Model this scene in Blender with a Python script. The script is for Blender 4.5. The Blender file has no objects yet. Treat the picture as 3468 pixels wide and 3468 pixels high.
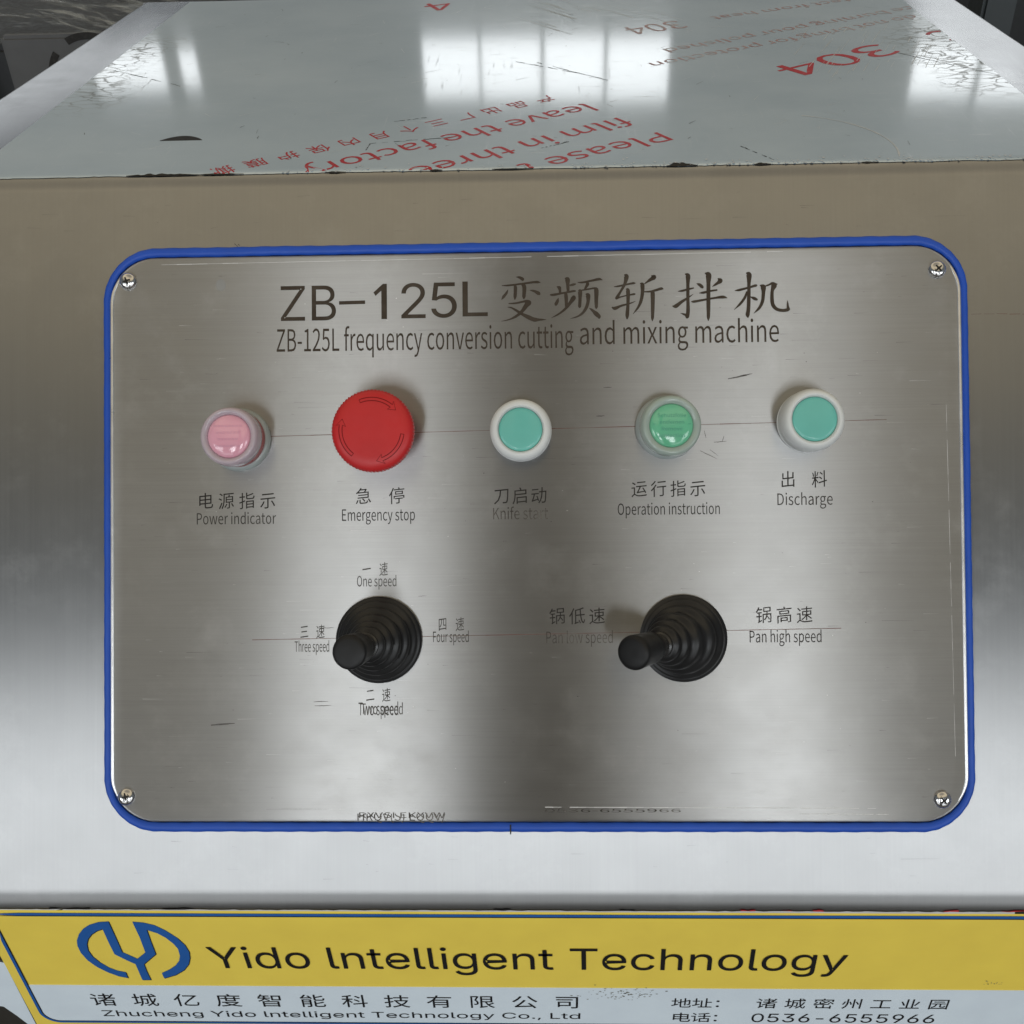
import bpy, bmesh, math, random
from mathutils import Vector, Matrix, noise
R = math.radians
random.seed(7)
C = bpy.context.scene.collection
sc = bpy.context.scene

# ------------------------------------------------------------------ camera
cam = bpy.data.objects.new('camera', bpy.data.cameras.new('camera'))
C.objects.link(cam); sc.camera = cam
cam.location = (0.007703, -0.416898, 0.324394)
cam.rotation_euler = (0.931046, 0.026606, 0.020968)
cam.data.sensor_width = 36; cam.data.lens = 38.866
cam.data.clip_start = 0.01; cam.data.clip_end = 60

# ------------------------------------------------------------------ world: dim workshop interior
w = bpy.data.worlds.new('World'); sc.world = w; w.use_nodes = True
nt = w.node_tree; N = nt.nodes; L = nt.links
bg = N['Background']
tc = N.new('ShaderNodeTexCoord'); sp = N.new('ShaderNodeSeparateXYZ'); cr = N.new('ShaderNodeValToRGB')
mr = N.new('ShaderNodeMapRange'); mr.inputs['From Min'].default_value = -1
L.new(tc.outputs['Generated'], sp.inputs[0]); L.new(sp.outputs['Z'], mr.inputs['Value'])
L.new(mr.outputs[0], cr.inputs[0]); L.new(cr.outputs[0], bg.inputs[0])
els = [(0.0, (.05, .046, .04)), (.49, (.09, .09, .085)), (.56, (.15, .165, .18)), (.74, (.13, .145, .155)), (.80, (.10, .107, .11)),
       (.86, (.74, .64, .45)), (.935, (.70, .60, .43)), (.975, (.36, .32, .25)), (1.0, (.30, .27, .22))]
while len(cr.color_ramp.elements) < len(els): cr.color_ramp.elements.new(.5)
for e, (p, c) in zip(cr.color_ramp.elements, els): e.position = p; e.color = (*c, 1)
bg.inputs[1].default_value = 1.0

# ------------------------------------------------------------------ daylight coming through the workshop windows, plus added fill lamps
def rect_lamp(name, x0, x1, z0, z1, y, rad, col, facing=1):
    d = bpy.data.lights.new(name, 'AREA'); d.shape = 'RECTANGLE'
    d.size = x1 - x0; d.size_y = z1 - z0; d.color = col
    d.energy = rad * math.pi * d.size * d.size_y
    o = bpy.data.objects.new(name, d); C.objects.link(o)
    o.location = ((x0 + x1) / 2, y, (z0 + z1) / 2)
    o.rotation_euler = (R(-90), 0, 0) if facing > 0 else (R(90), 0, 0)   # lamp shines along local -Z
    return o
COOL = (.93, .97, 1.0)
# the windows in front of the machine (behind the photographer)
FRONT = [(-1.22, -.46, 1.48, 2.14), (.33, 1.20, 1.48, 2.14), (-1.04, -.30, .62, 1.46), (.68, 1.30, .62, 1.46)]
for a in FRONT: rect_lamp('window_or_fill_light', *a, -4.0, 6.6, (.93, .97, 1.0), -1)
# added fill lamps at either side, no known openings, brightening housing and sticker
for a in ((-4.4, -2.0, .35, 1.75), (2.1, 4.4, .35, 1.75)): rect_lamp('window_or_fill_light', *a, -3.4, 3.1, COOL, -1)
# added low fill lamps, no known doors, to brighten the upright front and sticker
for a in ((-3.2, -.5, -.95, .25), (.75, 3.2, -.95, .25)): rect_lamp('window_or_fill_light', *a, -4.0, 1.15, COOL, -1)
# the row of small windows high on the far wall
for a in [(-2.13, -1.79, 1.25, 1.44), (-1.71, -1.63, 1.27, 1.43), (-.56, -.30, 1.25, 1.51), (-.285, -.01, 1.25, 1.52), (.01, .285, 1.25, 1.53),
          (.305, .59, 1.26, 1.54), (1.73, 2.02, 1.31, 1.55), (2.05, 2.4, 1.33, 1.57)]:
    rect_lamp('window_or_fill_light', *a, 5.0, 2.6, COOL, 1)
for a in ((-4.2, -2.2, .85, 1.44), (1.72, 4.4, .55, 1.28)): rect_lamp('window_or_fill_light', *a, 5.1, .85, COOL, 1)
sc.view_settings.view_transform = 'Standard'; sc.view_settings.look = 'None'
sc.view_settings.exposure = 0; sc.view_settings.gamma = 1
STROKES = [[(-6.7, 123.61, 0.18), (-4.86, 123.27, 1.1), (-3.64, 122.48, 1.53), (-3.34, 121.71, 0.61)], [(-13.49, 119.56, 0.31), (-10.11, 119.6, 0.79), (-3.97, 120.27, 0.79), (0.95, 120.87, 0.92), (3.4, 120.99, 1.1), (5.09, 120.71, 0.18)], [(-7.35, 119.55, 0.92), (-6.99, 118.38, 1.47), (-7.15, 114.68, 1.4), (-7.35, 112.68, 0.43)], [(-3.51, 120.17, 1.53), (-2.75, 118.62, 1.71), (-2.94, 114.62, 1.53), (-3.05, 112.92, 0.55)], [(-10.53, 117.66, 0.18), (-11.37, 115.82, 1.04), (-12.62, 114.3, 1.22), (-13.7, 112.78, 0.24)], [(-0.16, 117.19, 0.24), (1.83, 116.7, 1.04), (3.97, 115.59, 1.59), (4.73, 114.81, 0.43)], [(-10.34, 110.88, 0.43), (-7.11, 110.98, 0.79), (-4.04, 111.55, 0.86), (-1.58, 111.98, 1.1), (-0.05, 111.65, 0.92)], [(-1.27, 112.13, 0.92), (-0.98, 111.2, 2.75), (-2.22, 109.37, 1.83), (-4.08, 106.93, 1.4), (-6.86, 104.67, 1.1), (-10.25, 103.18, 0.55), (-13.79, 102.46, 0.18)], [(-10.81, 109.19, 0.24), (-8.97, 108.85, 0.67), (-6.53, 107.43, 1.04), (-4.09, 105.86, 1.22), (-0.42, 103.96, 1.83), (2.02, 103.0, 1.77), (4.78, 102.96, 0.92), (7.69, 102.92, 0.15)], [(12.73, 118.69, 0.31), (13.95, 118.05, 1.53), (14.24, 116.82, 1.1), (14.3, 115.58, 1.04)], [(16.59, 122.63, 0.37), (17.81, 121.99, 2.14), (18.03, 119.22, 1.4), (18.13, 116.14, 1.16)], [(18.86, 119.14, 0.67), (20.54, 119.49, 1.04), (21.92, 119.77, 0.49)], [(9.48, 114.8, 0.49), (11.32, 114.77, 1.04), (15.92, 115.56, 0.79), (20.52, 116.35, 0.92), (21.89, 116.39, 0.43)], [(16.99, 115.39, 1.34), (17.18, 113.39, 1.53), (17.24, 110.0, 1.34), (16.93, 108.78, 0.61)], [(13.51, 113.29, 0.18), (12.97, 111.6, 1.34), (12.35, 110.38, 1.4), (12.19, 109.52, 0.61)], [(20.03, 113.96, 0.49), (20.64, 113.18, 2.14), (18.93, 110.59, 1.4), (16.77, 108.01, 1.04), (13.68, 105.6, 0.79), (9.99, 103.65, 0.15)], [(22.7, 120.53, 0.31), (25.14, 120.49, 0.79), (29.13, 121.2, 0.92), (32.8, 121.91, 1.16), (34.63, 121.42, 0.24)], [(26.67, 120.62, 0.61), (27.43, 119.69, 1.47), (26.65, 118.16, 1.04), (26.03, 117.09, 0.67)], [(22.97, 116.68, 0.49), (23.82, 116.05, 1.83), (23.78, 112.36, 1.4), (23.57, 109.29, 1.34), (23.5, 108.22, 0.43)], [(24.19, 116.66, 0.61), (27.56, 117.16, 0.67), (30.93, 117.63, 0.79), (32.29, 117.0, 0.92)], [(30.93, 117.63, 1.22), (31.59, 116.39, 1.89), (31.48, 111.63, 1.59), (31.51, 108.87, 1.34), (31.38, 107.7, 0.37)], [(26.47, 114.94, 0.43), (27.59, 114.15, 1.95), (27.56, 111.08, 1.4), (26.55, 108.02, 1.34), (24.7, 105.59, 1.04), (22.24, 104.09, 0.67), (19.02, 103.21, 0.15)], [(28.08, 108.24, 0.18), (29.6, 107.05, 1.1), (31.42, 105.33, 1.89), (32.63, 104.09, 1.71), (32.77, 102.95, 0.49)], [(44.85, 123.84, 0.31), (45.94, 122.96, 2.02), (45.05, 119.29, 1.22), (43.18, 115.94, 0.98), (41.32, 112.9, 1.34), (41.01, 112.04, 0.49)], [(40.0, 118.14, 0.31), (42.6, 118.47, 0.79), (45.96, 119.18, 0.79), (49.02, 119.69, 0.92), (50.24, 119.67, 0.37)], [(41.01, 112.59, 1.1), (43.46, 113.32, 0.55), (46.52, 113.98, 0.61), (49.27, 114.46, 0.86), (50.18, 114.54, 0.37)], [(45.64, 116.98, 0.37), (46.6, 116.04, 1.71), (46.54, 109.75, 1.34), (46.18, 104.84, 1.59), (46.04, 102.54, 0.61)], [(38.84, 108.48, 0.43), (40.36, 107.84, 1.47), (43.42, 109.03, 0.92), (47.39, 110.04, 0.61), (50.15, 111.07, 0.18)], [(57.74, 123.24, 0.31), (58.95, 122.45, 2.14), (57.26, 121.25, 1.34), (55.42, 119.99, 0.67), (54.2, 119.15, 0.15)], [(52.37, 119.48, 0.43), (53.43, 118.85, 1.77), (53.48, 115.17, 1.47), (52.74, 111.19, 1.34), (51.34, 108.14, 0.98), (48.87, 104.95, 0.18)], [(54.16, 115.52, 0.49), (57.2, 115.63, 0.79), (59.95, 116.23, 1.04), (62.4, 116.93, 1.16), (63.46, 116.61, 0.31)], [(58.12, 115.71, 1.53), (58.35, 114.17, 1.77), (58.28, 108.04, 1.59), (58.14, 103.44, 1.28), (58.03, 101.45, 0.31)], [(73.73, 123.75, 0.37), (75.08, 122.81, 2.02), (75.04, 118.51, 1.4), (74.97, 112.38, 1.34), (74.99, 106.25, 1.53), (74.56, 103.5, 1.71), (74.16, 102.53, 0.55)], [(70.29, 115.46, 0.24), (72.42, 115.73, 0.92), (75.47, 116.51, 0.86), (77.91, 117.0, 0.49)], [(67.48, 108.51, 0.24), (69.3, 108.48, 1.71), (71.75, 110.29, 1.28), (74.81, 112.23, 0.86), (77.57, 114.09, 0.15)], [(71.39, 105.08, 0.18), (73.21, 104.44, 0.92), (74.72, 103.81, 1.53)], [(83.15, 123.97, 0.37), (84.81, 122.96, 2.44), (84.76, 118.36, 1.65), (84.65, 109.17, 1.65), (84.59, 103.66, 1.4), (84.5, 101.22, 0.37)], [(79.14, 119.06, 0.24), (80.66, 118.43, 1.34), (81.71, 117.34, 1.4), (81.7, 116.72, 0.61)], [(89.19, 121.36, 0.37), (90.39, 120.27, 2.02), (88.55, 118.76, 1.1), (86.47, 117.42, 0.15)], [(80.31, 114.51, 0.24), (82.44, 114.72, 1.04), (85.78, 115.44, 0.79), (88.97, 115.85, 0.73)], [(76.47, 110.52, 0.31), (78.14, 110.5, 1.04), (83.0, 111.34, 0.86), (87.56, 112.04, 0.86), (91.51, 112.44, 1.28), (93.63, 111.95, 0.24)], [(102.59, 123.75, 0.37), (103.94, 122.81, 2.26), (103.88, 118.06, 1.4), (103.75, 111.95, 1.47), (103.5, 106.44, 1.53), (103.11, 104.0, 1.71), (103.24, 102.41, 0.49)], [(97.13, 115.41, 0.24), (99.62, 115.74, 1.04), (103.56, 116.69, 0.86), (106.91, 117.65, 1.1), (107.82, 117.64, 0.49)], [(102.79, 115.02, 0.49), (102.0, 112.28, 1.1), (99.84, 109.25, 1.04), (96.77, 106.3, 0.15)], [(104.42, 112.39, 0.31), (106.23, 111.6, 1.34), (107.28, 110.97, 1.22), (107.42, 110.51, 0.43)], [(108.97, 117.83, 0.31), (110.53, 116.89, 2.26), (110.65, 113.98, 1.47), (110.14, 110.01, 1.34), (108.59, 106.98, 1.16), (105.99, 104.42, 0.18)], [(110.83, 117.04, 0.49), (113.27, 117.92, 0.73), (115.09, 118.65, 1.1), (117.35, 118.1, 0.37)], [(115.09, 119.05, 0.61), (115.68, 117.57, 2.38), (114.8, 114.84, 1.34), (114.74, 109.94, 1.53), (115.55, 107.49, 1.53), (117.35, 106.08, 1.34), (119.76, 105.65, 1.34), (121.88, 105.86, 1.34), (122.94, 105.85, 0.31)], [(121.94, 110.45, 0.12), (122.06, 108.0, 0.92), (122.33, 105.86, 1.53)]]
LOGO = [(-207.6, -150.5), (-207.3, -163.1), (-207.1, -176.8), (-200.8, -182.8), (-195.4, -177.0), (-195.2, -163.7), (-195.8, -150.7), (-190.9, -151.3), (-185.7, -153.5), (-181.1, -158.0), (-176.7, -164.2), (-174.1, -170.2), (-173.2, -176.2), (-173.9, -181.6), (-175.6, -187.1), (-179.0, -192.4), (-184.3, -197.0), (-190.9, -200.2), (-191.1, -195.6), (-186.5, -192.4), (-182.6, -188.6), (-179.9, -184.4), (-178.5, -179.6), (-178.2, -173.5), (-179.6, -168.9), (-182.3, -163.9), (-186.0, -159.7), (-190.3, -157.1), (-190.5, -166.3), (-190.5, -178.3), (-198.5, -187.3), (-198.6, -193.6), (-198.2, -201.7), (-202.6, -201.8), (-202.7, -194.3), (-202.8, -187.3), (-207.1, -183.2), (-211.4, -178.5), (-211.8, -169.1), (-212.0, -156.6), (-215.2, -158.2), (-218.6, -161.2), (-221.4, -165.2), (-223.2, -169.8), (-224.0, -175.2), (-223.2, -180.6), (-220.7, -186.1), (-217.2, -190.9), (-213.6, -193.7), (-209.7, -195.1), (-209.7, -200.0), (-214.3, -198.3), (-219.0, -194.8), (-223.3, -189.9), (-226.5, -184.1), (-228.2, -177.3), (-228.3, -171.2), (-227.3, -166.5), (-224.9, -161.2), (-221.6, -156.7), (-217.8, -153.4), (-212.7, -151.1)]

# ------------------------------------------------------------------ helpers
TH = 0.6591211; SN = math.sin(TH); CS = math.cos(TH)      # the sloped face leans TH from the vertical
def link(name, bm, mat, parent=None, smooth=False, label=None):
    me = bpy.data.meshes.new(name)
    if isinstance(bm, bpy.types.Mesh): me = bm
    else:
        bm.to_mesh(me); bm.free()
    if smooth:
        for p in me.polygons: p.use_smooth = True
    me.materials.clear(); me.materials.append(mat)
    o = bpy.data.objects.new(name, me); C.objects.link(o)
    if parent: o.parent = parent
    if label: o['label'] = label
    return o
def thing(name, label, cat, mat4=None, group=None):
    o = bpy.data.objects.new(name, None); C.objects.link(o); o.empty_display_size = .05
    o['label'] = label; o['category'] = cat
    if group: o['group'] = group
    if mat4 is not None: o.matrix_world = mat4
    return o
def lathe(prof, n=96, path=None, tooth=None):
    """revolve (r, z) points; path(i) may give a frame (centre, matrix) per ring"""
    bm = bmesh.new(); rings = []
    for i, (r, z) in enumerate(prof):
        ring = []
        for k in range(n):
            a = 2 * math.pi * k / n
            rr = r
            if tooth and tooth[0] <= i <= tooth[1]: rr = r * (1 + tooth[2] * (1 if k % 4 < 2 else -1))
            p = Vector((rr * math.cos(a), rr * math.sin(a), z))
            if path:
                c, m = path(z); p = c + m @ Vector((p.x, p.y, 0))
            ring.append(bm.verts.new(p))
        rings.append(ring)
    for a, b in zip(rings, rings[1:]):
        for k in range(n): bm.faces.new((a[k], a[(k + 1) % n], b[(k + 1) % n], b[k]))
    if prof[-1][0] > 1e-7: bm.faces.new(rings[-1])
    else: bmesh.ops.remove_doubles(bm, verts=rings[-1], dist=1e-7)
    return bm
def sharp_smooth(o, ang=35):
    me = o.data
    for p in me.polygons: p.use_smooth = True
    bm = bmesh.new(); bm.from_mesh(me)
    for e in bm.edges:
        if len(e.link_faces) == 2 and e.calc_face_angle(0) > R(ang): e.smooth = False
    bm.to_mesh(me); bm.free()
    return o
def box(bm, x0, x1, y0, y1, z0, z1):
    v = [bm.verts.new(p) for p in ((x0,y0,z0),(x1,y0,z0),(x1,y1,z0),(x0,y1,z0),(x0,y0,z1),(x1,y0,z1),(x1,y1,z1),(x0,y1,z1))]
    for f in ((3,2,1,0),(4,5,6,7),(0,1,5,4),(1,2,6,5),(2,3,7,6),(3,0,4,7)): bm.faces.new([v[i] for i in f])
def rrect(w, h, r, n=14):
    pts = []
    for cx, cy, a0 in ((w/2-r, h/2-r, 0), (-w/2+r, h/2-r, 90), (-w/2+r, -h/2+r, 180), (w/2-r, -h/2+r, 270)):
        for i in range(n + 1):
            a = R(a0 + 90 * i / n); pts.append((cx + r * math.cos(a), cy + r * math.sin(a)))
    return pts
def prism(pts, z0, z1):
    bm = bmesh.new()
    a = [bm.verts.new((x, y, z0)) for x, y in pts]; b = [bm.verts.new((x, y, z1)) for x, y in pts]
    n = len(pts)
    for i in range(n): bm.faces.new((a[i], a[(i+1) % n], b[(i+1) % n], b[i]))
    es = [bm.edges.get((b[i], b[(i+1) % n])) for i in range(n)]
    bmesh.ops.triangle_fill(bm, edges=es, use_beauty=True, normal=(0, 0, 1))
    bmesh.ops.recalc_face_normals(bm, faces=bm.faces)
    return bm

# ------------------------------------------------------------------ materials
class NB:
    def __init__(s, name):
        s.m = bpy.data.materials.new(name); s.m.use_nodes = True; s.nt = s.m.node_tree
        s.b = s.nt.nodes['Principled BSDF']
    def n(s, t, **k):
        q = s.nt.nodes.new('ShaderNode' + t)
        for a, v in k.items(): setattr(q, a, v)
        return q
    def l(s, a, b): s.nt.links.new(a, b)
    def coord(s, scale=(1, 1, 1), rot=0):
        t = s.n('TexCoord'); m = s.n('Mapping'); m.inputs['Scale'].default_value = scale; m.inputs['Rotation'].default_value = (0, 0, rot)
        s.l(t.outputs['Object'], m.inputs[0]); return m.outputs[0]
    def noise(s, scale, detail=3, vec=None, rough=.5):
        q = s.n('TexNoise'); q.inputs['Scale'].default_value = scale; q.inputs['Detail'].default_value = detail; q.inputs['Roughness'].default_value = rough
        if vec is not None: s.l(vec, q.inputs['Vector'])
        return q.outputs['Fac']
    def rng(s, v, a, b, c, d):
        q = s.n('MapRange'); s.l(v, q.inputs[0])
        for i, x in enumerate((a, b, c, d)): q.inputs[i + 1].default_value = x
        return q.outputs[0]
    def math(s, op, a, b):
        q = s.n('Math', operation=op)
        for i, x in enumerate((a, b)):
            if isinstance(x, (int, float)): q.inputs[i].default_value = x
            else: s.l(x, q.inputs[i])
        return q.outputs[0]
    def mix(s, f, a, b):
        q = s.n('Mix', data_type='RGBA')
        if isinstance(f, float): q.inputs[0].default_value = f
        else: s.l(f, q.inputs[0])
        for i, x in ((6, a), (7, b)):
            if isinstance(x, tuple): q.inputs[i].default_value = (*x, 1)
            else: s.l(x, q.inputs[i])
        return q.outputs[2]
    def set(s, **k):
        for a, v in k.items():
            i = s.b.inputs[a.replace('_', ' ')]
            if isinstance(v, bpy.types.NodeSocket): s.l(v, i)
            else: i.default_value = (*v, 1) if isinstance(v, tuple) and len(v) == 3 and i.type == 'RGBA' else v
        return s
    def bump(s, h, strength, dist):
        q = s.n('Bump'); q.inputs['Strength'].default_value = strength; q.inputs['Distance'].default_value = dist
        s.l(h, q.inputs['Height']); s.l(q.outputs[0], s.b.inputs['Normal'])
def steel(name, col, rough, aniso, tangent, brush, rrange=.06, bstr=.25, tint=None, cvar=.10):
    """brushed stainless; brush = object-space scale of the brush grain, tangent = direction the highlight is drawn out"""
    s = NB(name)
    g = s.noise(1, 4, s.coord(brush), .65)
    g2 = s.noise(1, 2, s.coord(tuple(b * .23 for b in brush)), .6)
    cl = s.noise(9, 5, s.coord((1, 1, 1)), .6)
    sm = s.noise(38, 4, s.coord((1, 1.6, 1)), .65)
    gg = s.math('ADD', s.math('MULTIPLY', g, .72), s.math('MULTIPLY', g2, .28))
    f = s.rng(gg, .32, .68, 0, 1)
    c = s.mix(f, tuple(x * (1 - cvar) for x in col), tuple(min(1, x * (1 + cvar)) for x in col))
    c = s.mix(s.rng(cl, .35, .72, 0, .30), c, tuple(x * .80 for x in (tint or col)))
    # greasy smudges and wiped patches
    sg = s.noise(1, 6, s.coord((22, 30, 22), .35), .72); wv = s.noise(1, 4, s.coord((60, 18, 60), -.5), .6)
    smg = s.math('MULTIPLY', s.rng(sg, .50, .68, 0, 1), s.rng(wv, .42, .62, .2, 1))
    c = s.mix(s.math('MULTIPLY', smg, .34), c, tuple(min(1, x * 1.45) for x in col))
    s.set(Base_Color=c, Metallic=1.0, Anisotropic=aniso)
    r = s.math('ADD', s.rng(sm, .3, .7, rough - rrange * .5, rough + rrange * .5), s.rng(gg, .3, .7, -rrange * .5, rrange * .5))
    s.set(Roughness=s.math('ADD', r, s.math('MULTIPLY', smg, .05)))
    t = s.n('CombineXYZ')
    for i, x in enumerate(tangent): t.inputs[i].default_value = x
    s.l(t.outputs[0], s.b.inputs['Tangent'])
    s.bump(gg, bstr, .00002)
    return s
UP = (0, SN, CS)
M = {}
M['plate'] = steel('control_plate_steel', (.395, .395, .392), .325, 1.0, UP, (16, 1500, 16), .03, .12, (.355, .34, .31), .06).m
M['plate_edge'] = steel('plate_edge_steel', (.85, .84, .82), .30, 0, UP, (60, 60, 60), .05, .1).m
M['housing'] = steel('housing_steel', (.385, .385, .383), .37, .88, (1, 0, 0), (800, 9, 9), .03, .08, None, .035).m
M['top_steel'] = steel('top_sheet_steel', (.50, .495, .49), .20, .5, (1, 0, 0), (300, 9, 9), .03, .06, None, .03).m
M['screw'] = steel('screw_steel', (.72, .71, .70), .16, 0, UP, (200, 200, 200), .06, .1).m

def plastic(name, col, rough=.4, spec=.5, sss=0, coat=0, alpha=None, trans=0, nz=.06):
    s = NB(name); f = s.noise(220, 4, s.coord()); g = s.noise(45, 3, s.coord())
    c = s.mix(s.rng(g, .3, .7, 0, 1), tuple(x * (1 - nz) for x in col), tuple(min(1, x * (1 + nz)) for x in col))
    s.set(Base_Color=c, Roughness=s.rng(f, .3, .7, rough * .85, rough * 1.15), Specular_IOR_Level=spec)
    if sss: s.set(Subsurface_Weight=sss, Subsurface_Radius=(.004, .004, .004), Subsurface_Scale=1.0)
    if coat: s.set(Coat_Weight=coat, Coat_Roughness=.06)
    if trans: s.set(Transmission_Weight=trans, IOR=1.4)
    s.bump(f, .15, .00003)
    return s.m
M['gasket'] = plastic('blue_rubber', (.014, .085, .50), .42, .4)
M['white'] = plastic('white_plastic', (.74, .76, .75), .38, .5, .15)
M['teal'] = plastic('teal_plastic', (.16, .55, .47), .34, .45, .1, .35)
M['neck'] = plastic('glossy_black_plastic', (.022, .021, .02), .28, .7)
M['red'] = plastic('red_plastic', (.60, .022, .024), .40, .45)
M['black'] = plastic('black_rubber', (.011, .011, .0115), .36, .5, nz=.3)
M['black_cap'] = plastic('black_plastic', (.009, .009, .0095), .45, .35, nz=.3)
M['pink'] = plastic('pink_lens', (.84, .42, .52), .12, .5, .3, .8)
M['redcol'] = plastic('red_collar', (.42, .04, .045), .3, .5)
M['green'] = plastic('green_lens', (.17, .56, .34), .12, .5, .3, .8)
M['greencol'] = plastic('green_collar', (.08, .22, .13), .3, .5)
M['clearpink'] = plastic('milky_cover_pink', (.74, .64, .71), .2, .5, .2, .5, None, .35)
M['cleargreen'] = plastic('milky_cover_green', (.56, .66, .60), .2, .5, .2, .5, None, .35)
M['milky'] = plastic('milky_flange', (.36, .40, .39), .3, .5, .2, .2)
M['faint_g'] = plastic('faint_green_print', (.10, .38, .27), .3)
M['faint_p'] = plastic('faint_pink_print', (.62, .34, .46), .3)
def ink(name, col, wear, worn, wscale=120, rough=.55, lo=.45):
    s = NB(name); f = s.noise(wscale, 4, s.coord(), .65)
    c = s.mix(s.rng(f, lo, lo + .25, 0, wear), col, worn)
    s.set(Base_Color=c, Roughness=rough, Specular_IOR_Level=.3, Metallic=.0)
    return s.m
M['etch'] = ink('etched_brown', (.048, .034, .022), .35, (.11, .09, .07))
M['etch_dark'] = ink('etched_dark', (.018, .015, .012), .25, (.09, .08, .07))
M['etch_faint'] = ink('etched_faded', (.045, .037, .03), 1.0, (.17, .158, .14), 110, .45, .44)
M['etch_grey'] = ink('etched_grey', (.045, .04, .034), .55, (.12, .112, .10), 70)
M['scribe'] = ink('scribed_line_red', (.16, .055, .04), 1.0, (.22, .19, .17), 60, .5, .42)
M['scratch_d'] = ink('scratch_dark', (.075, .07, .065), 1.0, (.22, .21, .2), 160, .5, .44)
M['scratch_l'] = ink('scratch_light', (.75, .75, .74), .5, (.5, .5, .5), 80, .3)
M['yellow'] = plastic('sticker_yellow', (.98, .745, .115), .42, .35, nz=.035)
M['pale'] = plastic('sticker_pale', (.79, .89, .98), .42, .35, nz=.03)
M['blueink'] = plastic('blue_ink', (.02, .12, .42), .5, .3)
M['blackink'] = plastic('black_ink', (.012, .012, .014), .5, .3)
M['redink'] = ink('red_film_print', (.50, .03, .035), .6, (.48, .28, .29), 95, .4, .56)
M['dirt'] = ink('dark_residue', (.018, .016, .014), .5, (.05, .045, .04), 300)
M['residue'] = plastic('white_residue', (.6, .6, .6), .6)

def film_material():
    s = NB('protective_film')
    t = s.n('TexCoord'); sep = s.n('SeparateXYZ'); s.l(t.outputs['Object'], sep.inputs[0])
    big = s.noise(7, 5, s.coord((1, 1.3, 1), .5), .6)
    c = s.mix(s.rng(big, .3, .7, 0, 1), (.49, .60, .68), (.64, .75, .83))
    # haze of fine scratches
    sc1 = s.noise(1, 5, s.coord((30, 420, 1), .9), .7); sc2 = s.noise(1, 5, s.coord((520, 24, 1), .35), .7)
    sc_ = s.math('MAXIMUM', s.rng(sc1, .60, .74, 0, 1), s.rng(sc2, .61, .76, 0, 1))
    c = s.mix(s.math('MULTIPLY', sc_, .45), c, (.78, .81, .84))
    # crazed glue near both side edges
    v = s.n('TexVoronoi', feature='DISTANCE_TO_EDGE'); v.inputs['Scale'].default_value = 1
    wp = s.noise(60, 3, s.coord()); cv = s.coord((70, 150, 1))
    ad = s.n('VectorMath', operation='ADD'); s.l(cv, ad.inputs[0]); cb = s.n('CombineXYZ'); s.l(s.math('MULTIPLY', wp, 1.6), cb.inputs[0]); s.l(s.math('MULTIPLY', s.noise(75, 3, s.coord()), 1.8), cb.inputs[1]); s.l(cb.outputs[0], ad.inputs[1])
    s.l(ad.outputs[0], v.inputs['Vector'])
    crack = s.rng(v.outputs['Distance'], .02, .085, 1, 0)
    ax = s.math('ABSOLUTE', sep.outputs['X'], 0.)
    edge = s.rng(s.math('ADD', ax, s.math('MULTIPLY', s.noise(14, 4, s.coord()), .08)), .268, .292, 0, 1)
    yb = s.rng(sep.outputs['Y'], .20, .235, 0, 1); yt = s.rng(sep.outputs['Y'], .36, .43, 1, 0)
    k = s.math('MULTIPLY', s.math('MULTIPLY', crack, edge), s.math('MULTIPLY', yb, yt))
    c = s.mix(s.math('MULTIPLY', k, .6), c, (.12, .11, .10))
    s.set(Base_Color=c, Metallic=.15, Specular_IOR_Level=.5,
          Roughness=s.math('ADD', s.rng(big, .3, .7, .34, .44), s.math('MULTIPLY', k, .2)), Coat_Weight=s.math('SUBTRACT', 1.0, s.math('MULTIPLY', k, .75)),
          Coat_Roughness=s.math('ADD', .075, s.math('MULTIPLY', sc_, .2)), Coat_IOR=2.0)
    h = s.math('ADD', s.math('MULTIPLY', s.noise(26, 4, s.coord((1, 1, 1)), .6), .8), s.math('MULTIPLY', k, .4))
    h = s.math('ADD', h, s.math('MULTIPLY', s.noise(11, 2, s.coord((1, .6, 1), .4), .5), 2.2))
    s.bump(h, .42, .0006)
    return s.m
M['film'] = film_material()

# ------------------------------------------------------------------ text
import os
FONTS = {}
def face(fn):                                    # typefaces that ship with Blender; its built-in one if missing
    try: FONTS[fn] = bpy.data.fonts.load(os.path.join(bpy.utils.system_resource('DATAFILES'), 'fonts', fn))
    except Exception: FONTS[fn] = None
face('Inter.woff2'); face('Noto Sans CJK Regular.woff2')
def text_mesh(txt, fn=None):
    cu = bpy.data.curves.new('t', 'FONT')
    if FONTS.get(fn): cu.font = FONTS[fn]
    cu.body = txt; cu.size = 1; cu.resolution_u = 3
    ob = bpy.data.objects.new('t', cu); C.objects.link(ob)
    bpy.context.view_layer.update()
    me = bpy.data.meshes.new_from_object(ob.evaluated_get(bpy.context.evaluated_depsgraph_get()))
    bpy.data.objects.remove(ob)
    return me
def bbox(me):
    xs = [v.co.x for v in me.vertices]; ys = [v.co.y for v in me.vertices]
    return min(xs), max(xs), min(ys), max(ys)
CAPS = {}
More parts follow.
